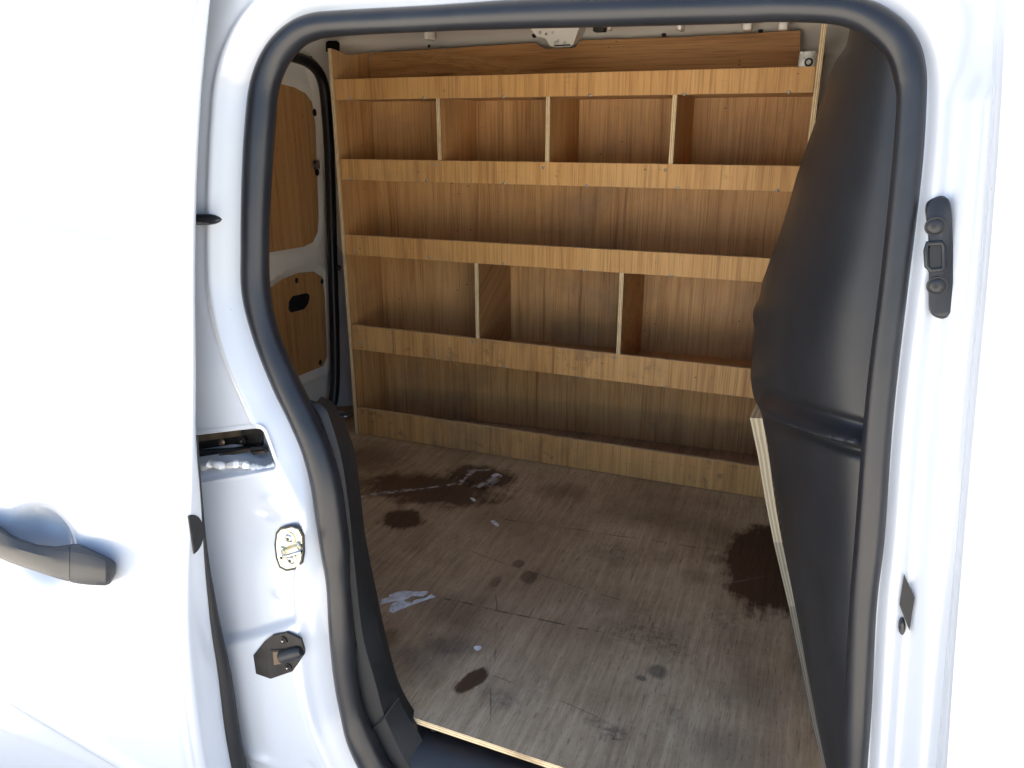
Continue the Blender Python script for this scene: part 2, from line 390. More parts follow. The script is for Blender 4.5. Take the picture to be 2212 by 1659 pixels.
# ------------------------------------------------------------------ the van
van = empty('van', (-.4, 1.65, -.55))
prop(van, 'white panel van with its sliding side door open on a wood lined load bay', 'van')

# --- door seal: pairs (outer, inner) of the rubber's two edges, clockwise from the bottom of the rear side
PAIRS = [((850, 1745), (905, 1735)), ((790, 1656), (841, 1656)), ((760, 1597), (807, 1590)), ((742, 1535), (783, 1535)), ((728, 1460), (769, 1460)),
 ((718, 1361), (763, 1361)), ((712, 1262), (755, 1262)), ((703, 1193), (751, 1180)), ((693, 1127), (744, 1115)), ((681, 1048), (732, 1035)),
 ((660, 971), (708, 955)), ((630, 902), (675, 882)), ((597, 834), (641, 813)), ((557, 733), (600, 715)), ((533, 638), (581, 627)),
 ((530, 532), (578, 543)), ((532, 400), (583, 400)), ((540, 263), (591, 280)), ((550, 183), (600, 190)), ((575, 116), (620, 138)),
 ((617, 63), (650, 103)), ((666, 35), (686, 84)), ((733, 25), (740, 77)), ((926, 14), (926, 68)), ((1106, 2), (1106, 62)),
 ((1290, -6), (1290, 58)), ((1456, -12), (1456, 54)), ((1600, -14), (1600, 50)), ((1690, -16), (1681, 47)), ((1810, -12), (1796, 52)), ((1880, 2), (1856, 70)), ((1930, 33), (1906, 105)),
 ((1971, 75), (1927, 140)), ((1993, 130), (1935, 180)), ((2001, 210), (1936, 230)), ((1991, 375), (1925, 370)), ((1964, 600), (1901, 600)),
 ((1940, 800), (1877, 790)), ((1926, 945), (1862, 945)), ((1908, 1171), (1849, 1144)), ((1894, 1305), (1835, 1305)), ((1883, 1520), (1824, 1520)),
 ((1873, 1659), (1821, 1659)), ((1868, 1780), (1816, 1780))]
knots = []
for o, i in PAIRS:
    po, pi = onBody(*o), onBody(*i); c = (po + pi) / 2
    knots.append((c.x, c.z, min(.026, max(.011, (po - pi).length / 2))))
NS = 640
ring = spline(knots, NS)
# arc-length resample
cum = [0]
for a, b in zip(ring, ring[1:]): cum.append(cum[-1] + math.hypot(b[0] - a[0], b[1] - a[1]))
def at_arc(s):
    import bisect
    i = min(max(bisect.bisect(cum, s) - 1, 0), NS - 2); t = (s - cum[i]) / max(1e-9, cum[i + 1] - cum[i])
    return tuple(p + (q - p) * t for p, q in zip(ring[i], ring[i + 1])) + ((i + t) / (NS - 1) * (len(knots) - 1),)
NR = 900
RING = [at_arc(cum[-1] * i / (NR - 1)) for i in range(NR)]          # (x, z, radius, knot index)
seal_c = [Vector((x, Yb(z) - .003, z)) for x, z, r, k in RING]
mb = MB(); mb.tube(seal_c, [r for x, z, r, k in RING], 16, up=(0, 1, 0))
mb.build('door_seal', RUBBER, van, angle=80)

# --- sliding door edge (top to bottom) and front door edge
def solve_edge(pts, xf):
    out = []
    for px, py in pts:
        p = onX(px, py, xf(.5))
        for _ in range(6): p = onX(px, py, xf(p.z))
        out.append(p)
    return out
XD = lambda z: -.83 + .05 * sstep(.2, 1.15, z)
LIP = [(472, -120), (460, 0), (446, 121), (436, 260), (429, 399), (424, 576), (422, 823), (416, 1075), (409, 1200), (406, 1290), (411, 1428), (423, 1528), (441, 1659), (468, 1780)]
lip3 = solve_edge(LIP, XD)
ZY = sorted((p.z, p.y) for p in lip3)
def Yd(z):
    if z < ZY[0][0]: return ZY[0][1] + (ZY[0][0] - z) * .12
    if z > ZY[-1][0]: return ZY[-1][1] + (z - ZY[-1][0]) * .35
    return sum(lerp(ZY, z + d) for d in (-.05, -.025, 0, .025, .05)) / 5
def onSkin(px, py, off=0.0):
    p = onY(px, py, .8)
    for _ in range(10): p = onY(px, py, Yd(p.z) + off)
    return p
FOFF = .055
FED = [(2176, -100), (2168, 0), (2150, 330), (2132, 560), (2110, 800), (2092, 1000), (2075, 1200), (2056, 1430), (2040, 1659), (2030, 1780)]
fed3 = [onSkin(px, py, FOFF) for px, py in FED]
FX = sorted((p.z, p.x) for p in fed3)

# --- painted door frame around the seal, one pressed sheet
HOLE = [onBody(*p, -.028) for p in ((330, 950), (567, 921), (574, 928), (590, 968), (600, 1003), (594, 1013), (520, 1026), (330, 1058))]
HOLE2 = [(p.x, p.z) for p in HOLE]
def sdist(x, z, poly):
    """signed distance, positive inside"""
    d = 1e9; inside = False; n = len(poly)
    for i in range(n):
        (x1, z1), (x2, z2) = poly[i], poly[(i + 1) % n]
        dx, dz = x2 - x1, z2 - z1; t = max(0, min(1, ((x - x1) * dx + (z - z1) * dz) / (dx * dx + dz * dz)))
        d = min(d, math.hypot(x - x1 - t * dx, z - z1 - t * dz))
        if (z1 > z) != (z2 > z) and x < (x2 - x1) * (z - z1) / (z2 - z1) + x1: inside = not inside
    return d if inside else -d
hz = [onBody(515, 1372, -.02), onBody(655, 1326, -.02)]
bumps = [(onBody(612, 1062), .018, -.004, 1.6), (onBody(603, 1004 + 92), .022, .004, 2.2), (onBody(600, 900), .03, -.003, 1), (onBody(560, 1130), .05, .004, 1),
         (onBody(628, 1262), .012, -.003, 1.5), (onBody(590, 1600), .03, -.006, 2.5), (onBody(700, 1620), .012, .003, 1), (onBody(470, 800), .05, -.003, 1),
         (onBody(2020, 1100), .03, -.003, .5), (onBody(2010, 900), .04, .003, .4)]
Zhole_lo = onBody(520, 1024).z; Zhole_mid = onBody(520, 985).z
def frame_off(x, z, u, um, k):
    right = sstep(29.5, 33, k)
    nar = 1 - .45 * math.exp(-((z - onBZ) / .07) ** 2)
    left = -.030 * sstep(.014, .058 * nar, u)
    left += -.004 * math.exp(-((u - .060 * nar) / .006) ** 2)
    t = u / um
    rg = -.010 * sstep(.016, .03, u) - .016 * sstep(.48, .70, t) + .005 * math.exp(-((t - .44) / .08) ** 2) - .012 * sstep(.72, .86, t)
    y = left * (1 - right) + rg * right
    if k < 20:
        zl = hz[0].z + (hz[1].z - hz[0].z) * (x - hz[0].x) / (hz[1].x - hz[0].x) + .5 * max(0, hz[1].x - .045 - x) ** 2
        inn = sstep(.045, .075, u) * sstep(.0, .03, .27 - u)
        y += -.012 * sstep(zl + .010, zl - .012, z) * inn
        y += -.007 * sstep(.45, .9, z) * sstep(.08, .02, abs(u - .11))
    for p, s, a, st in bumps: y += a * math.exp(-(((x - p.x) / s) ** 2 + ((z - p.z) / s * st) ** 2))
    return y
onBZ = onBody(670, 1105).z
us = [0, .004, .008, .012, .015, .018, .022, .026, .030, .034, .038, .042, .046, .05, .054, .058, .062, .067, .072]
def umax(x, z, k):
    rr = lerp(FX, z) - x + .02
    if z > 1.05: rr = max(rr, .09)
    if k <= 19: return .42
    if k >= 34: return rr
    tab = [(19, .42), (22, .26), (28, .24), (31, .20), (34, rr)]
    return lerp(tab, k)
NU = 140
V = []
for i, (x, z, r, k) in enumerate(RING):
    a, b = RING[max(i - 6, 0)], RING[min(i + 6, NR - 1)]
    tx, tz = b[0] - a[0], b[1] - a[1]; L = math.hypot(tx, tz); nx, nz = -tz / L, tx / L
    um = umax(x, z, k)
    if k > 34: nx, nz = 1, 0
    elif k > 32.5:
        q = (k - 32.5) / 1.5; nx, nz = nx * (1 - q) + q, nz * (1 - q); L = math.hypot(nx, nz); nx /= L; nz /= L
    for j in range(NU):
        u = um * (j / (NU - 1)) ** 1.15
        X, Z = x + nx * u, z + nz * u
        V.append((X, Yb(Z) + frame_off(X, Z, u, um, k) + (.006 if u < .01 else 0), Z))
_in = [sdist(v_[0], v_[2], HOLE2) > -.0005 for v_ in V]
obj('door_frame', V, [q for q in grid_faces(NR, NU) if not any(_in[i] for i in q)], WHITE, van, angle=50)
from mathutils.bvhtree import BVHTree
FRAME = BVHTree.FromPolygons(V, grid_faces(NR, NU))
def foff(px, py):
    """how far the pressed frame stands from the plain body side at this spot"""
    h = FRAME.ray_cast(EYE, ray(px, py).normalized())[0]
    return h.y - Yb(h.z) if h else -.03

# --- sliding door, open, standing proud of the side behind the opening
sl_x = [0, .0008, .0025, .005, .008, .012, .018, .026, .036, .05] + [.05 + .012 * i for i in range(1, 90)]
zs = [-.62 + .009 * i for i in range(235)]
bowl = onSkin(90, 1180); bc = (bowl.x, bowl.z); e1 = onSkin(90 + 79, 1180); e2 = onSkin(90, 1180 - 96)
BRX, BRZ = abs(e1.x - bowl.x), abs(e2.z - bowl.z)
st = [onSkin(*p) for p in ((500, -90), (455, 60), (408, 420), (398, 500), (375, 535), (215, 508), (0, 458), (-300, 400), (-300, -90))]
stp = [(p.x - .045, p.z) for p in st]
crz = [onSkin(0, 1500), onSkin(200, 1620)]
V = []
for z in zs:
    for d in sl_x:
        x = XD(z) - .024 - .008 * sstep(.35, .95, z) - d
        y = Yd(z)
        # rolled lip and the soft channel behind it
        y += .004 * sstep(.004, 0, d) ** 2 + .0045 * math.exp(-((d - .030) / .010) ** 2)
        s_ = sdist(x, z, stp); y += .007 * sstep(-.012, .012, s_)
        q = math.hypot((x - bc[0]) / BRX, (z - bc[1]) / BRZ)
        y += .024 * sstep(1.04, .45, q)
        zl = crz[0].z + (crz[1].z - crz[0].z) * (x - crz[0].x) / (crz[1].x - crz[0].x)
        y += .018 * sstep(zl, zl - .05, z) - .006 * math.exp(-((z - zl - .01) / .02) ** 2)
        V.append((x, y, z))
F = grid_faces(len(zs), len(sl_x))
n0 = len(V)
# edge face: rounded lip, then the return towards the body
RETD = lambda z: lerp([(.10, 1), (.15, .97), (.28, .75), (.42, .42), (.52, .2), (.58, .12), (1.2, .08)], z)
ret = [(.004, .0015), (.008, .004), (.011, .008), (.012, .0105), (.012, .045), (.010, .070), (-.02, .074), (-.10, .074)]
for z in zs:
    sc = RETD(z)
    for dx, dy in ret: V.append((XD(z) - .024 - .008 * sstep(.35, .95, z) + dx, Yd(z) + .004 + (dy if dy < .011 else .010 + (dy - .010) * sc), z))
nr = len(ret)
F += [(n0 + i * nr + j, n0 + i * nr + j + 1, n0 + (i + 1) * nr + j + 1, n0 + (i + 1) * nr + j) for i in range(len(zs) - 1) for j in range(nr - 1)]
F += [(i * len(sl_x), n0 + i * nr, n0 + (i + 1) * nr, (i + 1) * len(sl_x)) for i in range(len(zs) - 1)]
sdoor = obj('sliding_door', V, F, WHITE, van, angle=60)
sdoor['label'] = 'white sliding door pushed open towards the rear'
# rubber strip along the inner edge of the door
pts = [Vector((XD(z) - .016, Yd(z) + .014 + .066 * RETD(z), z)) for z in [-.6 + .04 * i for i in range(30)]]
MB().tube(pts, [.0022 + .0135 * sstep(.5, .0, p.z) for p in pts], 10).build('edge_seal', PLASTIC_T, sdoor)
# latch opening in the door edge
zc = onSkin(412, 1150, .02).z
mb = MB(); o = []
for i in range(15):
    a = -math.pi / 2 + math.pi * i / 14; o.append(Vector((XD(zc) - .0114, Yd(zc) + .013 + .026 * math.cos(a), zc + .033 * math.sin(a))))
mb.prism(o, (.0022, 0, 0), .0008); mb.build('latch_opening', DARK, sdoor)

# door handle
def hpt(cx, cy, off): return onSkin(cx * .2315, 987.5 + cy * .2315, off)
def handle_part(secs, name, close_r=0, close_l=0):
    v = []; 
    for (x, yt, ytf, yr, yb, pr) in secs:
        v += [hpt(x, yt, .004 - pr * .25), hpt(x - 4, yt + (ytf - yt) * .25, -pr * .60), hpt(x, ytf, -pr * .86), hpt(x, yr, -pr), hpt(x, yr + (yb - yr) * .25, -pr * 1.0), hpt(x, yr + (yb - yr) * .75, -pr * .90), hpt(x, yb, -pr * .62), hpt(x, yb - 10, .004 - pr * .2)]
    n = 8; k = len(secs); f = [(i * n + j, i * n + (j + 1) % n, (i + 1) * n + (j + 1) % n, (i + 1) * n + j) for i in range(k - 1) for j in range(n)]
    f += [tuple(range(n))[::-1], tuple(range((k - 1) * n, k * n))]
    return v, f
grip = [(-420, 520, 560, 700, 850, .040), (-200, 560, 620, 750, 880, .044), (0, 640, 700, 805, 945, .046), (90, 715, 750, 835, 985, .046), (200, 768, 800, 868, 1022, .045), (350, 815, 840, 910, 1072, .043), (520, 832, 870, 945, 1128, .040), (605, 822, 880, 962, 1152, .0385), (648, 813, 884, 972, 1165, .038)]
v, f = handle_part(grip, 'grip'); hnd = obj('handle', v, f, HANDLE, sdoor, angle=32)
cap = [(653, 812, 884, 973, 1166, .038), (720, 808, 890, 985, 1180, .037), (800, 838, 905, 1000, 1190, .036), (900, 884, 935, 1018, 1197, .035), (985, 925, 965, 1034, 1199, .033), (1030, 948, 990, 1045, 1180, .026), (1062, 970, 1005, 1050, 1125, .018), (1080, 995, 1015, 1050, 1085, .010)]
v, f = handle_part(cap, 'cap'); obj('handle_cap', v, f, HANDLE, sdoor, angle=32)

gap = [(630, 826, 890, 972, 1150, .035), (670, 824, 892, 978, 1155, .034)]
v, f = handle_part(gap, 'gap'); obj('handle_gap', v, f, DARK, sdoor, angle=32)

# --- front door skin to the right of the pillar
V = []; xo = [0, .0008, .0025, .006, .012, .03, .06, .12, .2, .3, .45, .7]
for z in zs:
    for d in xo: V.append((lerp(FX, z) + d, Yd(z) + FOFF + .008 * sstep(.004, 0, d) ** 2, z))
F = grid_faces(len(zs), len(xo)); n0 = len(V)
for z in zs:
    for dx, dy in ((-.0015, .010), (-.001, .016), (0, .032), (.001, .11)): V.append((lerp(FX, z) + dx, Yd(z) + FOFF + dy, z))
F += [(n0 + i * 4 + j, n0 + i * 4 + j + 1, n0 + (i + 1) * 4 + j + 1, n0 + (i + 1) * 4 + j) for i in range(len(zs) - 1) for j in range(3)]
F += [(i * len(xo), n0 + i * 4, n0 + (i + 1) * 4, (i + 1) * len(xo)) for i in range(len(zs) - 1)]
fd = obj('front_door', V, F, WHITE, van, angle=60); fd['label'] = 'closed white front door beside the pillar'

# --- far side wall with the cant rail, roof, near rear quarter, floor pan, sill
prof = [(2.40, -.10), (2.46, .3), (2.455, .7), (2.42, 1.05), (2.395, 1.14), (2.385, 1.17), (2.375, 1.20), (2.362, 1.222), (2.345, 1.238), (2.330, 1.252), (2.316, 1.268), (2.29, 1.282), (2.25, 1.29), (2.2, 1.296), (2.05, 1.305)]
pr = spline(prof, 80); xs = [-1.72 + .02 * i for i in range(118)]
V = []
for y, z in pr:
    for x in xs:
        t = sstep(-1.0, -1.7, x); yy = y - .12 * t * t
        dd = 0
        for cx_, wd, a in ((-1.17, .03, .010), (-.92, .02, .006), (-.55, .022, -.012), (-.36, .02, .008), (-.12, .03, .010), (-.24, .012, -.008)):
            dd += a * sstep(wd, wd * .6, abs(x - cx_)) * sstep(1.18, 1.22, z)
        V.append((x, yy + dd * .6, z + dd * .5))
obj('side_wall', V, grid_faces(len(pr), len(xs)), WHITE_IN, van)
WALL = BVHTree.FromPolygons(V, grid_faces(len(pr), len(xs)))
def onWall(px, py, d=0.0):
    h = WALL.ray_cast(EYE, ray(px, py).normalized())[0]; return h - (h - EYE).normalized() * d
V = []
for i in range(20):
    y = .93 + (2.06 - .93) * i / 19
    for j in range(60):
        x = -1.75 + 2.45 * j / 59
        V.append((x, y, 1.308 + .02 * math.sin(math.pi * i / 19) - .02 * sstep(.05, .03, abs(x + .70))))
obj('roof_panel', V, grid_faces(20, 60), WHITE_IN, van)
mb = MB(); mb.box((-1.78, 1.00, -.5), (-1.13, 1.02, 1.33)); mb.build('rear_quarter', WHITE, van)
mb = MB(); mb.box((-1.83, .88, -.5), (-1.80, 2.5, 1.42)); mb.build('rear_light_block', WHITE, van)  # unseen panel behind the rear door, added to block a sun leak
mb = MB(); mb.box((-1.83, 1.04, 1.36), (.9, 2.5, 1.40), .02); mb.build('roof_skin', WHITE, van)  # unseen outer skins of roof and far side, added to keep sun out
mb = MB(); mb.box((-1.83, 2.50, -.3), (.9, 2.53, 1.37), .01); mb.build('outer_side', WHITE, van)
mb = MB(); mb.box((-1.78, .90, -.16), (.30, 2.46, -.13)); mb.build('floor_pan', WHITE_IN, van)
# roof cross member bracket reaching over the back board
bY = 2.22
o1 = [onY(*p, bY) for p in ((1138, 52), (1150, 66), (1158, 78), (1178, 82), (1188, 98), (1196, 102), (1230, 101), (1238, 96), (1250, 62), (1256, 52))]
mb = MB(); mb.prism(o1, (0, .10, .03), .004); br = mb.build('roof_bracket', WHITE_IN, van, angle=30)
for px, py in ((1167, 70), (1180, 73), (1194, 70), (1206, 88), (1220, 92), (1200, 92)):
    p = onY(px, py, bY - .001); MB().dome(p, (0, -1, 0), .0045, .002, 10, 2).build('rivet', STEEL, br)
mb = MB(); mb.box(onY(1196, 100, bY - .004), onY(1232, 96, bY - .001)); mb.build('slot', DARK, br)
# short tabs, holes and a fixing plate along the rail
for px, py, w_, h_ in ((921, 74, .006, .014), (1468, 54, .006, .012)):
    p = onY(px, py, 2.20); MB().box(p - Vector((w_, .004, h_)), p + Vector((w_, .05, h_)), .003).build('rail_tab', WHITE_IN, van)
for px, py, r_ in ((926, 99, .006), (1154, 76, .008), (1434, 74, .007), (1643, 66, .007)):
    p = onWall(px, py, .001); MB().dome(p, (0, -1, -.3), r_, .0015, 12, 2).build('rail_hole', DARK, van)
p = onY(1293, 61, 2.20); MB().box(p - Vector((.016, .002, .008)), p + Vector((.016, .03, .012)), .003).build('rail_clip', DARK, van)
for px, wd in ((1312, .005), (1612, .012), (1690, .012)):
    p = onY(px, 60, 2.232); MB().box(p - Vector((wd, -.012, .004)), p + Vector((wd, .05, .05)), .004).build('rail_rib', WHITE_IN, van)
p = onY(1747, 135, 2.30)
pt_ = MB().box(p - Vector((.026, .002, .024)), p + Vector((.030, .012, .028)), .002).build('fixing_plate', STEEL, van)
MB().tube([p + Vector((0, -.004, 0)), p + Vector((0, -.010, 0))], .011, 14).build('bush', RUBBER, pt_)
MB().tube([p + Vector((0, -.010, 0)), p + Vector((0, -.014, 0))], .006, 10).build('bolt', STEEL, pt_)
# upright panel behind the right end of the rack
mb = MB(); mb.box((-.06, 2.385, .0), (.26, 2.40, 1.26), .004); mb.build('wall_panel', WHITE_IN, van)

# --- rear header, rear seal, rear door with two plywood boards
XR = -1.62
hd = [onX(*p, XR + .03) for p in ((560, 70), (700, 60), (736, 60), (740, 180), (716, 178), (706, 165), (684, 146), (645, 133), (560, 120))]
MB().prism(hd, (-.05, 0, 0)).build('rear_header', WHITE_IN, van)
hp = [onWall(*p, .004) for p in ((704, 92), (709, 88), (728, 88), (734, 93), (734, 112), (704, 112))]
MB().prism(hp, (.001, -.002, 0)).build('header_hole', DARK, van)
for a in ([(666, 122), (674, 121), (676, 124), (668, 125)], [(690, 129), (702, 130), (702, 134), (690, 133)], [(702, 142), (714, 143), (714, 150), (702, 148)]):
    MB().prism([onX(*p, XR + .033) for p in a], (.002, 0, 0)).build('header_slot', DARK, van)
rs = [(600, 116), (640, 124), (668, 136), (688, 156), (699, 185), (705, 230), (710, 300), (714, 400), (717, 520), (720, 620), (723, 720), (724, 800), (722, 850), (716, 878), (702, 900)]
rs3 = [onX(*p, XR + .055) for p in rs]
MB().tube([Vector(p) for p in spline([tuple(p) for p in rs3], 90)], .0175, 12).build('rear_seal', RUBBER, van, angle=80)
rdl = [(480, 100), (600, 108), (655, 128), (682, 150), (694, 185), (700, 230), (705, 300), (709, 400), (712, 520), (715, 620), (718, 720), (719, 800), (717, 850), (710, 885), (690, 960), (480, 960)]
rd0 = [onX(*p, XR - .004) for p in rdl]
# pressed inner panel: grid with the two recesses pushed in
WIN = [onX(*p, XR) for p in ((430, 150), (600, 180), (640, 190), (664, 203), (680, 225), (685, 262), (688, 360), (692, 470), (690, 500), (680, 522), (660, 532), (583, 545), (430, 570))]
LOW = [onX(*p, XR) for p in ((430, 690), (583, 626), (615, 604), (650, 591), (680, 588), (698, 600), (703, 640), (708, 770), (700, 790), (645, 812), (600, 830), (430, 890))]
W2 = [(p.y, p.z) for p in WIN]; L2 = [(p.y, p.z) for p in LOW]
y0 = min(p.y for p in rd0); y1 = max(p.y for p in rd0); z0 = -.08; z1 = 1.24
ny, nz_ = 90, 130; V = []
for i in range(nz_):
    z = z0 + (z1 - z0) * i / (nz_ - 1)
    for j in range(ny):
        y = y0 + (2.36 - y0) * j / (ny - 1)
        d1, d2 = sdist(y, z, W2), sdist(y, z, L2)
        x = XR - .016 * sstep(-.022, .004, d1) - .012 * sstep(-.016, .004, d2)
        x += .010 * math.exp(-((d2 + .03) / .012) ** 2) * (1 if d2 < 0 else 0)
        V.append((x, y, z))
rdoor = obj('rear_door', V, grid_faces(nz_, ny), WHITE_IN, van); rdoor['label'] = 'closed rear door seen from inside'
def inset(poly, d):
    n = len(poly); c = sum(poly, Vector()) / n
    return [p + (c - p).normalized() * d for p in poly]
MB().prism(inset(WIN, -.002), (-.006, 0, 0)).build('window_board', WOODR, rdoor, smooth=False).location.x -= .008
MB().prism(inset(LOW, -.002), (-.006, 0, 0)).build('lower_board', WOODR, rdoor, smooth=False).location.x -= .004
for px, py, off in ((681, 243, .001), (686, 372, .001), (641, 606, -.004), (696, 608, -.004), (692, 783, -.004)):
    p = onX(px, py, XR + off); MB().dome(p - Vector((.002, 0, 0)), (1, 0, 0), .0125, .004, 12, 2).build('plug', DARK, rdoor)
pull = [onX(*p, XR - .001) for p in ((624, 652), (632, 640), (662, 633), (668, 638), (665, 655), (656, 668), (628, 675), (623, 668))]
MB().prism(pull, (.004, 0, 0), .002).build('door_pull', DARK, rdoor)
p = onX(683, 356, XR + .001); MB().box(p - Vector((.002, .018, .014)), p + Vector((.005, .016, .014)), .002).build('clip', STEEL, rdoor)
# side of the rear opening between seal and rack
V = []
sidep = [(732, 140), (735, 180), (736, 300), (738, 420), (741, 520), (744, 620), (746, 700), (746, 800), (742, 860), (736, 905)]
for px, py in sidep:
    a = onX(px, py, XR + .035)
    V += [a + Vector((-.02, -.012, 0)), a + Vector((.012, .004, 0)), a + Vector((.05, .030, 0)), a + Vector((.11, .055, 0)), a + Vector((.25, .11, 0))]
obj('rear_pillar', V, grid_faces(len(sidep), 5), WHITE, van)
p = onX(742, 575, -1.50); MB().dome(p + Vector((0, -.03, 0)), (.5, -1, 0), .009, .003, 10, 2).build('pillar_hole', DARK, van)
# lashing ring on the floor
p = onZ(738, 897, .004); mb = MB()
mb.tube([p + Vector((.035 * math.cos(a), .022 * math.sin(a), .004)) for a in [2 * math.pi * i / 24 for i in range(25)]], .005, 8)
mb.box(p - Vector((.02, .012, .004)), p + Vector((.03, .03, .004)), .002); mb.build('lashing_ring', STEEL, van)

# --- black moulded bulkhead on the right
SIL = [(-60, 1850), (20, 1842), (65, 1836), (100, 1828), (130, 1806), (165, 1791), (200, 1781), (265, 1761), (320, 1741), (380, 1721), (435, 1706), (500, 1686), (555, 1666), (610, 1646), (648, 1640), (660, 1631),
       (672, 1626), (690, 1626), (706, 1630), (750, 1626), (800, 1622), (820, 1620), (840, 1624), (858, 1632), (884, 1640), (907, 1645), (953, 1656), (1036, 1667), (1092, 1679), (1197, 1694), (1305, 1715), (1412, 1735), (1541, 1759), (1659, 1783), (1780, 1806)]
DEP = [(-60, 1.20), (65, 1.22), (200, 1.28), (400, 1.32), (650, 1.32), (900, 1.30), (1100, 1.25), (1300, 1.18), (1423, 1.12), (1568, 1.02), (1659, .985), (1780, .96)]
INN = [(-60, 1900), (40, 1935), (70, 1950), (105, 1960), (180, 1968), (230, 1966), (370, 1957), (600, 1933), (790, 1908), (945, 1894), (1144, 1879), (1305, 1865), (1520, 1854), (1659, 1848), (1780, 1840)]
rows = [-60 + 5 * i for i in range(370)]; ncb = 48; G = []
def smo(tab, y, w_):
    return sum(lerp(tab, y + w_ * d) * g for d, g in ((-1, .1), (-.66, .15), (-.33, .16), (0, .18), (.33, .16), (.66, .15), (1, .1)))
def beadline(px): return 862 + (950 - 862) * ((px - 1635) / 227) + 10 * math.sin(math.pi * max(0, min(1, (px - 1635) / 227)))
for y in rows:
    xe = smo(SIL, y, 8); xs_ = smo(SIL, y, 75); xr = smo(INN, y, 60); dl = smo(DEP, y, 90); y0_ = Yb(onY(xr, y, .95).z) + .030
    row = []
    for j in range(ncb):
        s_ = j / (ncb - 1); xl = xs_ + (xe - xs_) * sstep(.45, 1, s_); px = xr + (xl - xr) * math.sin(s_ * math.pi / 2)
        row.append((onY(px, y, y0_ + (dl - y0_) * (1 - math.cos(s_ * math.pi / 2))), px, s_))
    G.append(row)
V = []
for i, y in enumerate(rows):
    for j in range(ncb):
        p, px, s_ = G[i][j]
        du = G[min(i + 1, len(rows) - 1)][j][0] - G[max(i - 1, 0)][j][0]; dv = G[i][min(j + 1, ncb - 1)][0] - G[i][max(j - 1, 0)][0]
        n_ = du.cross(dv).normalized()
        if n_.dot(EYE - p) < 0: n_ = -n_
        dd = y - beadline(px)
        h = .022 * math.exp(-(dd / 12) ** 2) - .012 * math.exp(-((dd - 32) / 12) ** 2) - .008 * math.exp(-((dd + 30) / 12) ** 2) - .010 * sstep(-10, 60, dd)
        V.append(p + n_ * h * (1 - .88 * sstep(.55, .95, s_)))
    p = G[i][-1][0]; V += [p + Vector((.02, .06, 0)), p + Vector((.10, .16, 0)), p + Vector((.24, .3, 0))]
bh = obj('bulkhead', V, grid_faces(len(rows), ncb + 3), PLASTIC, van, angle=75); bh['label'] = 'black moulded plastic bulkhead with a rolled bead'
mb = MB(); mb.box((.26, .93, -.13), (.28, 2.46, 1.34)); mb.build('cab_partition', PLASTIC, van)

# --- black trims round the lower rear corner and the sill
TR = [((660, 862), (672, 864), (684, 868)), ((672, 884), (700, 880), (704, 878)), ((690, 915), (714, 909), (722, 900)), ((718, 989), (737, 989), (755, 978)), ((738, 1075), (752, 1085), (770, 1075)), ((750, 1176), (762, 1180), (782, 1176)),
      ((757, 1277), (772, 1280), (802, 1277)), ((764, 1377), (785, 1380), (823, 1377)), ((772, 1478), (812, 1478), (849, 1478)), ((784, 1535), (828, 1540), (872, 1532)), ((802, 1582), (845, 1580), (897, 1572)), ((841, 1656), (880, 1650), (945, 1650)), ((890, 1730), (940, 1730), (1010, 1730))]
V = []; TRs = spline([tuple(c for q in r_ for c in q) for r_ in TR], 70)
for a in TRs:
    p0 = onBody(a[0] - 14, a[1], .012); p1 = onBody(a[2], a[3], .022); p2 = onBody(a[4], a[5], .060)
    pm = (p0 * .35 + p1 * .65) + Vector((-.0, -.004, 0))
    V += [p0, pm, p1, p1 * .93 + p2 * .07, p2, p2 + Vector((-.012, .03, -.002))]
tr = obj('corner_trim', V, grid_faces(70, 6), PLASTIC_T, van, angle=28); tr['label'] = 'grained black corner trim beside the seal'
# joint between the two trim mouldings
ja, jb, jc = onBody(801, 1581, .006), onBody(826, 1556, .014), onBody(862, 1507, .050)
MB().tube([ja, (ja + jb) / 2, jb, jc], .0016, 6).build('trim_joint', DARK, tr)
# sill: top sheet slopes from the floor edge down to the seal
V = []
for i in range(40):
    x = -.72 + .026 * i
    for y, z in ((.985, -.035), (.962, -.030), (.950, -.030), (.935, -.033), (.915, -.045), (.895, -.075), (.885, -.13), (.880, -.3)): V.append((x, y, z))
sl = obj('sill_trim', V, grid_faces(40, 8), PLASTIC, van, angle=50)
p = onZ(936, 1578, -.031); MB().tube([p, p + Vector((0, 0, .004))], .011, 14).build('washer', BLACKM, sl)
MB().dome(p + Vector((0, 0, .004)), (0, 0, 1), .007, .005, 10, 3).build('bolt', BLACKM, sl)
a = [onZ(*q, -.026) for q in ((888, 1548), (920, 1562), (905, 1568), (896, 1566))]
MB().prism(a, (0, 0, -.003)).build('painted_flange', WHITE, van)

# --- fittings on the painted frame
def flat(pts, off): 
    """outline measured in the photo laid on the vertical plane through its middle"""
    c = (sum(p[0] for p in pts) / len(pts), sum(p[1] for p in pts) / len(pts)); Y = onBody(*c, off).y
    return [onY(*p, Y) for p in pts]
def low(*pts): return min(foff(*p) for p in pts)
def smooth_outline(pts, n): return [p for p in spline(list(pts) + [pts[0]], n + 1)][:-1]
c6 = lambda x, y: ((720 + x * .4823) / 1.8228, (1500 + y * .4823) / 1.8228)
c7 = lambda x, y: ((900 + x * .4521) / 1.8228, (2300 + y * .4523) / 1.8228)
c5 = lambda x, y: ((3400 + x * .4821) / 1.8228, (600 + y * .4822) / 1.8228)
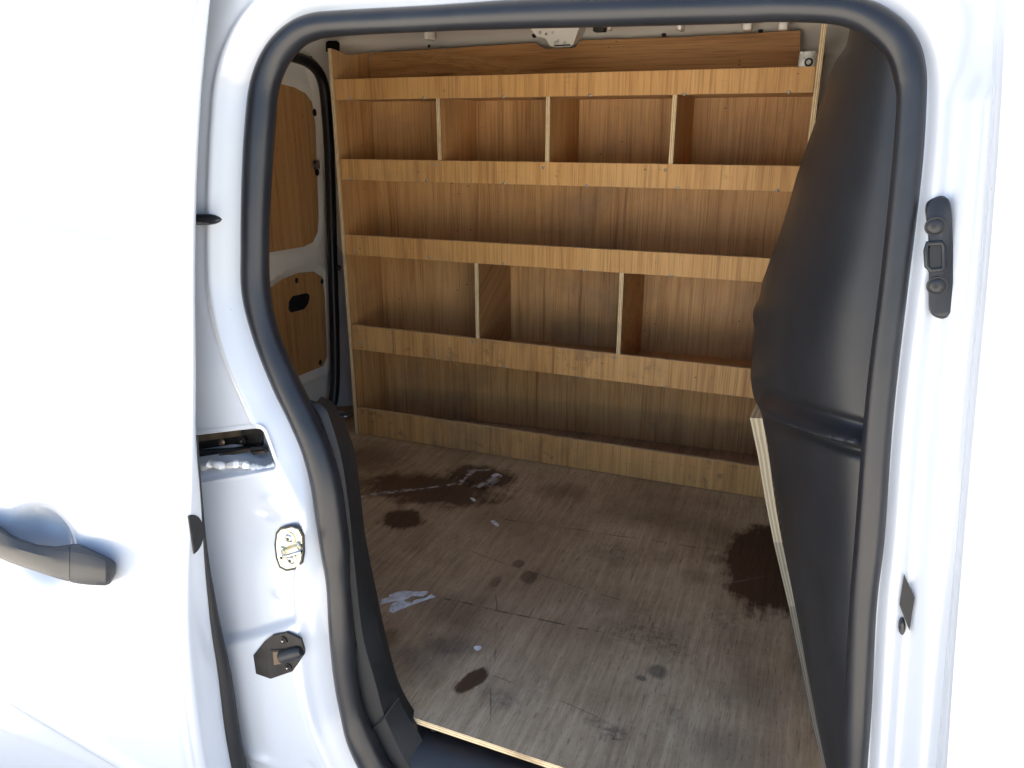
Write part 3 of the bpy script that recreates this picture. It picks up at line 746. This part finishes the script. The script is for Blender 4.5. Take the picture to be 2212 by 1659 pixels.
# striker
pl = [c6(*p) for p in ((765, 1230), (800, 1190), (900, 1168), (960, 1190), (995, 1260), (998, 1400), (985, 1480), (930, 1535), (850, 1548), (795, 1520), (765, 1440), (752, 1330))]
cen = c6(878, 1360); SO = low(cen, c6(800, 1200), c6(960, 1500), c6(960, 1220), c6(790, 1500)) + .0005
gas = flat(pl, SO); MB().prism(gas, (0, -.003, 0), .001).build('striker_gasket', RUBBER, van)
inn_ = [(cen[0] + (x - cen[0]) * .86, cen[1] + (y - cen[1]) * .90) for x, y in pl]
gp = MB().prism(flat(inn_, SO - .003), (0, -.0035, 0), .001).build('door_striker', GOLD, van); gp['label'] = 'yellow zinc striker plate with a wire loop'
def P(px, py, off): return onY(px, py, onBody(*cen, SO).y + off)
for x, y in ((872, 1280), (888, 1456)):
    q = P(*c6(x, y), -.0065)
    MB().tube([q, q + Vector((0, -.002, 0))], .0108, 18).build('washer', GOLD, gp)
    MB().dome(q + Vector((0, -.002, 0)), (0, -1, 0), .0078, .003, 16, 3).build('screw', STEEL, gp)
    MB().dome(q + Vector((0, -.0046, 0)), (0, -1, 0), .0035, .0008, 6, 1).build('screw_socket', BLACKM, gp)
la, lb = P(*c6(815, 1385), -.006), P(*c6(945, 1345), -.006); out = Vector((.026, -.028, .011))
mb = MB(); mb.tube([la, la + Vector((0, -.004, 0))], .0078, 14); mb.tube([lb, lb + Vector((0, -.004, 0))], .0078, 14)
lp = [la, la + out * .55, la + out * .9, la * .85 + lb * .15 + out * 1.06, la * .15 + lb * .85 + out * 1.06, lb + out * .9, lb + out * .55, lb]
mb.tube([Vector(p) for p in spline([tuple(p) for p in lp], 30)], .0037, 10); mb.build('striker_loop', STEEL, gp)
q = P(*c6(803, 1447), -.0066); MB().dome(q, (0, -1, 0), .0028, .0006, 10, 1).build('pin_hole', DARK, gp)
# lower buffer socket: octagonal black plate with a hooded slot
oc = [c7(*p) for p in ((225, 610), (325, 485), (395, 432), (520, 408), (640, 465), (668, 560), (660, 612), (565, 750), (378, 815), (250, 770))]
cen2 = c7(450, 610)
SO2 = low(cen2, c7(260, 640), c7(500, 430), c7(640, 520), c7(420, 790)) + .001
Y2 = onBody(*cen2, SO2).y
bs = MB().prism(flat(oc, SO2), (0, -.004, 0), .001).build('buffer_socket', BLACKM, van, smooth=False); bs['label'] = 'black octagonal plate with a hooded slot'
MB().prism([onY(*c7(*p), Y2 - .0042) for p in ((362, 572), (470, 565), (488, 690), (385, 718))], (0, -.0012, 0)).build('slot', DARK, bs, smooth=False)
MB().prism([onY(*c7(*p), Y2 - .0056) for p in ((388, 590), (440, 586), (465, 640), (470, 690), (398, 702))], (0, -.0008, 0)).build('slot_floor', BRONZE, bs, smooth=False)
mb = MB(); a, b = onY(*c7(466, 632), Y2 - .006), onY(*c7(640, 580), Y2 - .004)
mb.tube([a, a * .5 + b * .5, a * .15 + b * .85, b], [.0112, .0112, .0108, .0075], 16); mb.build('hood', PLASTIC, bs)
for p_ in ((482, 487), (522, 722)):
    q = onY(*c7(*p_), Y2 - .004); MB().tube([q, q + Vector((0, -.002, 0))], .0068, 14).build('washer', BLACKM, bs)
    MB().dome(q + Vector((0, -.002, 0)), (0, -1, 0), .0048, .003, 12, 3).build('screw', BLACKM, bs)
    MB().dome(q + Vector((0, -.0046, 0)), (0, -1, 0), .0018, .0008, 6, 1).build('screw_socket', STEEL, bs)
# roller track seen in the recess: first the pressed pocket with its turned edge
def rounded(poly, n):
    o = []
    for i in range(len(poly)):
        a_, b_, c_ = Vector(poly[i - 1]), Vector(poly[i]), Vector(poly[(i + 1) % len(poly)])
        r_ = min(.010, .42 * (a_ - b_).length, .42 * (c_ - b_).length); p0 = b_ + (a_ - b_).normalized() * r_; p2 = b_ + (c_ - b_).normalized() * r_
        o += [p0.lerp(b_, t).lerp(b_.lerp(p2, t), t) for t in (0, .25, .5, .75, 1)]
    out_ = []
    for i in range(len(o)):
        a_, b_ = o[i], o[(i + 1) % len(o)]; k_ = max(1, int((b_ - a_).length / .008))
        out_ += [a_.lerp(b_, t / k_) for t in range(k_)]
    return out_
RL = rounded(HOLE2, 5); NL = len(RL); ar = sum(RL[i].x * RL[(i + 1) % NL].y - RL[(i + 1) % NL].x * RL[i].y for i in range(NL))
def surfY(x, z):
    h = FRAME.ray_cast(Vector((x, .3, z)), Vector((0, 1, 0)))[0]
    return h.y if h else Yb(z) - .03
V = []
lay = [(.007, -.0004), (.001, -.0010), (-.0010, .0006), (-.0022, .005), (-.004, .022), (-.006, .064)]
for q_, dy in lay:
    for i in range(NL):
        t_ = (RL[(i + 1) % NL] - RL[i - 1]).normalized(); n_ = Vector((t_.y, -t_.x)) * (1 if ar > 0 else -1)
        w_ = RL[i] + n_ * q_; zz = w_.y
        if dy > .004:                       # the lower edge slopes back instead of dropping straight in
            k_ = sstep(Zhole_mid - .004, Zhole_lo - .004, RL[i].y); zz += k_ * {.005: .003, .022: .014, .064: .040}[dy]
        V.append((w_.x, surfY(RL[i].x, RL[i].y) + dy, zz))
kL = len(lay)
F = [(a_ * NL + i, a_ * NL + (i + 1) % NL, (a_ + 1) * NL + (i + 1) % NL, (a_ + 1) * NL + i) for a_ in range(kL - 1) for i in range(NL)] + [tuple(range((kL - 1) * NL, kL * NL))]
obj('track_pocket', V, F, WHITE, van, angle=40)
Yr = onBody(500, 960).y
trk = MB().prism([onY(*c6(*p), Yr + .004) for p in ((60, 455), (470, 392), (478, 440), (480, 448), (60, 505))], (0, .02, -.003), 0).build('roller_track', BRONZE, van, smooth=False)
MB().prism([onY(*c6(*p), Yr + .000) for p in ((478, 390), (650, 372), (664, 385), (660, 410), (640, 425), (488, 444))], (0, .02, 0), .001).build('track_end', BLACKM, trk, smooth=False)
MB().prism([onY(*c6(*p), Yr + .022) for p in ((60, 490), (640, 425), (640, 560), (60, 640))], (0, .006, 0)).build('track_channel', BLACKM, trk, smooth=False)
MB().prism([onY(*c6(*p), Yr + .008) for p in ((60, 585), (640, 535), (660, 560), (668, 590), (560, 592), (545, 555), (300, 600), (285, 640), (60, 655))], (0, .012, 0), .001).build('track_lip', PLASTIC, trk, smooth=False)
q = onY(*c6(492, 482), Yr + .016); MB().tube([q, q + Vector((0, -.004, 0))], .0070, 14).build('washer', BLACKM, trk)
MB().dome(q + Vector((0, -.004, 0)), (0, -1, 0), .0045, .004, 12, 3).build('bolt', BLACKM, trk)
q = onY(*c6(318, 500), Yr + .018); MB().dome(q, (0, -1, 0), .0072, .004, 14, 3).build('stud', BRONZE, trk)
for a in (((295, 600), (545, 552), (548, 575), (300, 625)), ((568, 582), (668, 570), (670, 590), (572, 606)), ((190, 650), (282, 634), (282, 656), (190, 672))):
    MB().prism([onY(*c6(*p), Yr + .004) for p in a], (0, .006, 0), .0005).build('track_tab', BRONZE, trk, smooth=False)
bead = [c6(*p) for p in ((150, 705), (215, 690), (240, 675), (320, 692), (420, 682), (490, 680), (545, 700), (610, 712))]
MB().tube([onY(*p, Yr - .019 + .003 * math.sin(i * 1.1)) for i, p in enumerate(spline(bead, 28))], [.0062 + .0010 * math.sin(i * 1.3) + .0006 * math.sin(i * 3.7) for i in range(28)], 8).build('sealant_bead', SEALANT, van)
bead = [c6(*p) for p in ((610, 712), (660, 716), (720, 705), (745, 690), (755, 675))]
MB().tube([onY(*p, Yr - .021) for p in spline(bead, 12)], [.003 + .0028 * abs(math.sin(i * .9)) for i in range(12)], 8).build('sealant_bead', SEALANT, van)
# rubber door stop near the top
so_ = foff(455, 474) - .012; a = onBody(400, 474, so_); b = onBody(479, 474, so_)
mb = MB(); ax = b - a
mb.tube([a + ax * t for t in (0, .35, .66, .76, .84, .91, .96, 1.0)], [.0082, .0082, .0082, .0076, .0064, .0047, .0028, .0006], 14); mb.build('door_stop', RUBBER, van)
# catch plate on the front pillar
cp = [c5(*p) for p in ((500, 470), (512, 410), (560, 370), (630, 350), (680, 375), (702, 440), (712, 600), (718, 800), (726, 1220), (702, 1295), (640, 1338), (570, 1322), (532, 1275), (525, 1150), (524, 965), (508, 930), (504, 790), (522, 730), (512, 600))]
cc = (sum(p[0] for p in cp) / len(cp), sum(p[1] for p in cp) / len(cp))
SO3 = low(cc, c5(600, 500), c5(620, 1200)) + .001
def tilt(p, off):
    q = onBody(*p, SO3); return onBody(*p, SO3 + off - .0)
outl = [tilt(p, .006) for p in smooth_outline(cp, 60)]
cat = MB().prism(outl, (0, -.0150, 0), .0026).build('catch_plate', PLASTIC, van, angle=50); cat['label'] = 'black oblong catch plate with two domed bolts'
for x, y in ((585, 605), (600, 1090)):
    q = tilt(c5(x, y), -.0085); MB().tube([q, q + Vector((0, -.0015, 0))], .0105, 18).build('bolt_seat', DARK, cat)
    MB().dome(q + Vector((0, -.0012, 0)), (0, -1, 0), .0088, .0034, 18, 4).build('bolt', PLASTIC, cat)
    MB().dome(q + Vector((-.002, -.0046, 0)), (0, -1, 0), .0028, .0008, 6, 1).build('bolt_socket', DARK, cat)
hh = [tilt(c5(*p), -.0088) for p in ((548, 755), (630, 750), (643, 770), (643, 925), (630, 942), (560, 945), (540, 925), (538, 790))]
MB().prism(hh, (0, -.0012, 0)).build('slot', DARK, cat, smooth=False)
fr = [tilt(c5(*p), -.010) for p in ((520, 745), (635, 738), (655, 765), (655, 935), (635, 955), (550, 962), (518, 930), (510, 800))]
MB().tube(fr + [fr[0], fr[1]], .0026, 8).build('slot_rim', PLASTIC, cat)
# punched opening and plug lower on the pillar
def onP(px, py, off=-.030): return onBody(px, py, off)
pillar_off = low((1958, 1300), (1950, 1350), (1970, 1300))
MB().prism([onBody(*p, pillar_off - .0025) for p in ((1953, 1240), (1975, 1289), (1964, 1359), (1943, 1305))], (0, -.003, 0)).build('pillar_slot', DARK, van, smooth=False)
nb = [(1948 + 8 * math.cos(a), 1350 + 17 * math.sin(a)) for a in [2 * math.pi * i / 12 for i in range(12)]]
MB().prism([onBody(*p, pillar_off) for p in nb], (0, -.008, 0), .003).build('pillar_plug', RUBBER, van)

# ------------------------------------------------------------------ plywood floor sheet
FY0 = onZ(1045, 1602).y
fl = [(-1.70, FY0 + .02), (-.62, FY0 + .012), (-.577, FY0 + .006), (.22, FY0 - .020), (.22, 2.44), (-1.70, 2.44)]
mb = MB(); n = len(fl); nseg = 24
mb.add([(x, y, 0) for x, y in fl], [tuple(range(n))], 0)
for i in range(n):
    (xa, ya), (xb, yb) = fl[i], fl[(i + 1) % n]
    mb.add([(xa, ya, 0), (xb, yb, 0), (xb, yb, -T), (xa, ya, -T)], [(0, 1, 2, 3)], 1)
mb.add([(x, y, -T) for x, y in fl], [tuple(range(n))], 0)
floor_o = mb.build('plywood_floor', [FLOORM, EDGE_Z], None, smooth=False)
prop(floor_o, 'worn brown plywood sheet on the load floor with oil stains and white smears', 'floor sheet')
# white filler smears and flakes stuck on the sheet
SMEAR = simple('white_filler', (.80, .80, .82), .75, var=.22, nscale=90)
def smear(outline, name='filler_smear', h=.0012, rag=.5, n=70):
    o = smooth_outline(outline, n); c = (sum(p[0] for p in o) / n, sum(p[1] for p in o) / n); v = []; 
    rim = []
    for i, (x, y) in enumerate(o):
        k = 1 + rag * .35 * mnoise.noise(Vector((x * .12, y * .12, 3))) + rag * .3 * mnoise.noise(Vector((x * .45, y * .45, 7)))
        rim.append(onZ(c[0] + (x - c[0]) * k, c[1] + (y - c[1]) * k, .0006))
    cen_ = onZ(*c, .0006 + h)
    mid_ = [r_ * .7 + Vector((cen_.x, cen_.y, r_.z)) * .3 + Vector((0, 0, h * (.5 + .8 * mnoise.noise(r_ * 90)))) for r_ in rim]
    v = rim + mid_ + [cen_]
    f = [(i, (i + 1) % n, n + (i + 1) % n, n + i) for i in range(n)] + [(n + i, n + (i + 1) % n, 2 * n) for i in range(n)]
    return obj(name, v, f, SMEAR, floor_o)
cf = lambda x, y: ((1300 + x * .9042) / 1.8228, (1500 + y * .9042) / 1.8228)
smear([cf(*p) for p in ((212, 975), (232, 950), (290, 920), (340, 914), (385, 918), (418, 914), (426, 926), (400, 938), (370, 932), (320, 955), (270, 962))])
smear([cf(*p) for p in ((258, 988), (275, 968), (310, 958), (345, 962), (360, 972), (330, 986), (300, 998), (278, 1008), (262, 1002))])
smear([cf(*p) for p in ((350, 968), (375, 952), (410, 945), (440, 930), (458, 940), (430, 950), (400, 960), (372, 970))])
smear([cf(*p) for p in ((698, 610), (715, 608), (735, 626), (732, 634), (715, 628))], 'filler_flake')
smear([cf(*p) for p in ((608, 508), (625, 510), (634, 522), (622, 524))], 'filler_flake')
smear([cf(*p) for p in ((622, 1160), (640, 1152), (658, 1158), (650, 1172), (632, 1172))], 'filler_flake')
smear([cf(*p) for p in ((700, 412), (720, 402), (738, 406), (728, 416), (708, 420))], 'filler_flake')
# ------------------------------------------------------------------ plywood guard board along the foot of the bulkhead
EL = [(1620, 903), (1637, 983), (1655, 1090), (1671, 1171), (1704, 1310), (1728, 1423), (1757, 1568), (1779, 1659), (1800, 1760)]
mb = MB(); fr_ = []; bk = []
for px, py in EL:
    Y = lerp([(860, 1.66), (900, 1.62), (1171, 1.50), (1310, 1.39), (1423, 1.27), (1568, 1.12), (1659, 1.05), (1760, .99)], py)
    wd = lerp([(900, 28), (1000, 23), (1100, 20), (1300, 16), (1500, 13), (1659, 11)], py)
    a, b = onY(px, py, Y), onY(px + wd, py + 1, Y + .004)
    fr_.append(a); bk.append(b)
ta, tb = onY(1637, 866, 1.76), onY(1652, 868, 1.765)
top = [(ta, tb)] + list(zip(fr_, bk))
v = []; 
for a, b in top: v += [a, b, b + Vector((.03, .10, -.02)), a + Vector((-.001, .10, -.02))]
k = len(top); f = [(i * 4 + j, i * 4 + (j + 1) % 4, (i + 1) * 4 + (j + 1) % 4, (i + 1) * 4 + j) for i in range(k - 1) for j in range(4)]
f += [(0, 1, 2, 3), tuple((k - 1) * 4 + j for j in range(4))[::-1]]
fm = []
for i in range(k - 1): fm += [0, 1, 1, 1]
fm += [0, 1]
def guard_edge():
    m = NT('pale_ply_edge'); uv = m.n('ShaderNodeAttribute', attribute_name='across').outputs['Fac']
    vv = m.coord(); n = m.noise(vv, 45, 4, .6)
    wv = m.math('SINE', m.math('ADD', m.math('MULTIPLY', uv, 2 * math.pi * 2.5), m.math('MULTIPLY', n, 1.2)))
    c = m.mix(m.mr(wv, -.4, .6), (.66, .51, .31, 1), (.88, .77, .55, 1))
    c = m.mix(m.mr(m.noise(vv, 14, 3), .6, .75, 0, .5), c, (.36, .24, .13, 1))
    m.bs(Base_Color=c, Roughness=.65); return m.mat
gb = obj('plywood_guard', v, f, [guard_edge(), EDGE_X], None, smooth=False, fm=fm)
at = gb.data.attributes.new('across', 'FLOAT', 'POINT')
for i in range(len(gb.data.vertices)): at.data[i].value = (0, 1, 1, 0)[i % 4]
prop(gb, 'pale edged plywood guard board against the foot of the black bulkhead', 'board')

# ------------------------------------------------------------------ plywood shelving rack on the far side
YF = 2.064
XL, XRT = -1.376, -.036
rack = empty('shelving_rack', (-.7, 2.2, 0))
prop(rack, 'oak veneered plywood rack of lipped shelves and pigeonholes along the far wall', 'shelving')
def Ybk(x): return lerp([(-1.375, 2.272), (-.93, 2.335), (-.5, 2.362), (0, 2.372)], x)
def board(name, lo, hi, axis, face, parent=rack):
    """plywood board; 'axis' is its thickness direction, cut edges get the layered material"""
    lo, hi = Vector(lo), Vector(hi); i = 'xyz'.index(axis)
    b = .0007; c = (lo + hi) / 2
    bm = bmesh.new(); bmesh.ops.create_cube(bm, size=1)
    for v_ in bm.verts: v_.co = Vector([c[k] + v_.co[k] * (hi[k] - lo[k]) for k in range(3)])
    bmesh.ops.bevel(bm, geom=list(bm.edges), offset=b, segments=1, affect='EDGES'); bm.verts.index_update(); bm.normal_update()
    vs = [v_.co.copy() for v_ in bm.verts]; fs = [[v_.index for v_ in q.verts] for q in bm.faces]
    fm_ = [0 if abs(q.normal[i]) > .8 else 1 for q in bm.faces]; bm.free()
    return obj(name, vs, fs, [face, {'x': EDGE_X, 'y': EDGE_Y, 'z': EDGE_Z}[axis]], parent, smooth=False, fm=fm_)
# upright ends: the left one follows the roof curve at its top
def side(name, x0, x1, ytop_f, ytop_b, yb, mat, notch=None):
    pr2 = [(YF - .002, .001), (YF - .002, ytop_f), (YF + .10, ytop_f - .012), (yb, ytop_b), (yb, .001)]
    vs = [(x0, y, z) for y, z in pr2] + [(x1, y, z) for y, z in pr2]; n_ = len(pr2)
    fs = [tuple(range(n_)), tuple(range(n_, 2 * n_))] + [(j, (j + 1) % n_, n_ + (j + 1) % n_, n_ + j) for j in range(n_)]
    return obj(name, vs, fs, [mat, EDGE_X], rack, smooth=False, fm=[0, 0] + [1] * n_)
side('side_panel', XL - T, XL, 1.222, 1.226, Ybk(XL), WOODV)
side('side_panel', XRT, XRT + T, 1.228, 1.20, 2.37, WOODV)
LIPS = [(1.1375, 1.0795), (.9105, .8485), (.6805, .6175), (.3835, .3005), (.0975, .0025)]
sk = [(0, 0), (0, -.0005), (0, -.0015), (.0025 * 0, -.004), (0, 0)]
for i, (zt, zb) in enumerate(LIPS):
    l = board('lip', (XL + .0008, YF, zb), (XRT - .0008, YF + T, zt), 'y', WOODL2 if i > 2 else WOODL)
    if i == 3: l.rotation_euler = (0, R(.36), 0)
    if i < 4:
        zz = zb + .002
        bot = [(XL, YF + T + .001), (XRT, YF + T + .001), (XRT, 2.371), (-.5, 2.361), (-.93, 2.334), (XL, 2.271)]
        vs = [(x, y, zz) for x, y in bot] + [(x, y, zz + T) for x, y in bot]; n_ = 6
        fs = [tuple(range(6)), tuple(range(6, 12))] + [(j, (j + 1) % 6, 6 + (j + 1) % 6, 6 + j) for j in range(6)]
        obj('shelf', vs, fs, [WOODV, EDGE_Z], rack, smooth=False, fm=[0, 0] + [1] * 6)
# back boards, one behind each row (upright grain), and the level-grained board over the top shelf
def back(z0_, z1_, mat, name='back_board', x0=XL + .001, x1=XRT - .001, dy=0):
    xs_ = [x0, -.93, -.5, x1]; vs = []
    for zz in (z0_, z1_):
        for x in xs_: vs += [(x, Ybk(x) - .001 + dy, zz)]
    n_ = len(xs_)
    fs = [(j, j + 1, n_ + j + 1, n_ + j) for j in range(n_ - 1)]
    vs += [(x, y + .008, z_) for x, y, z_ in vs]; m_ = 2 * n_
    fs += [tuple(reversed([q + m_ for q in f_])) for f_ in fs]
    ringi = list(range(n_)) + list(range(2 * n_ - 1, n_ - 1, -1))
    fs += [(ringi[j], ringi[(j + 1) % m_], ringi[(j + 1) % m_] + m_, ringi[j] + m_) for j in range(m_)]
    return obj(name, vs, fs, mat, rack, smooth=False)
back(.8485 + .002 + T, 1.0795 + .0015, WOODV); back(.6175 + .002 + T, .8485 + .0015, WOODV)
back(.3005 + .002 + T, .6175 + .0015, WOODV); back(.002, .3005 + .0015, WOODV)
# top back board with a notch round the roof bracket
def tb_(px, py): 
    p = onY(px, py, 2.29); return onY(px, py, min(Ybk(p.x) - .012, 2.300))
tpo = [tb_(*p) for p in ((800, 114), (960, 105), (1130, 94), (1158, 93), (1162, 97), (1172, 103), (1180, 105), (1236, 104), (1244, 101), (1250, 92), (1256, 87), (1480, 80), (1729, 66))] + [Vector((-.08, 2.300, 1.10)), Vector((-.6, 2.300, 1.10)), Vector((XL + .001, 2.258, 1.10))]
tpo = [p if p.x > XL else Vector((XL + .001, p.y, p.z)) for p in tpo]
o_ = MB().prism(tpo, (0, .010, 0)).build('top_board', WOODH, rack, smooth=False)
# dividers
for i, x in enumerate((-1.042, -.711, -.371)):
    board('divider', (x, YF + .004, .8485 + .002 + T + .0005), (x + T, Ybk(x) - .002, 1.0795 + .0015), 'x', WOODV)
for i, x in enumerate((-.930, -.487)):
    board('divider', (x, YF + .004, .3005 + .004 + T), (x + T, Ybk(x) - .002, .6175 + .0015), 'x', WOODD if i == 0 else WOODH)
# screws along the lips
SCR = [(756, 213), (915, 211), (1087, 209), (1274, 206), (1478, 204), (1704, 199), (754, 386), (921, 390), (1088, 396), (1267, 401), (1463, 406), (1679, 411), (942, 356), (1174, 362), (1437, 367),
       (765, 541), (925, 554), (1087, 570), (1259, 583), (1450, 595), (780, 742), (935, 770), (1023, 739), (1089, 793), (1254, 815), (1434, 836), (1328, 772)]
scr_me = None
for px, py in SCR:
    p = onY(px, py, YF)
    if scr_me is None:
        o = MB().dome(p, (0, -1, 0), .0046, .0020, 10, 2).build('screw', SCREWM, rack); scr_me = o.data; base_off = o.location + WPOS['shelving_rack'] - p
    else:
        o = bpy.data.objects.new('screw', scr_me); C.objects.link(o); o.parent = rack; o.location = p + base_off - WPOS['shelving_rack']
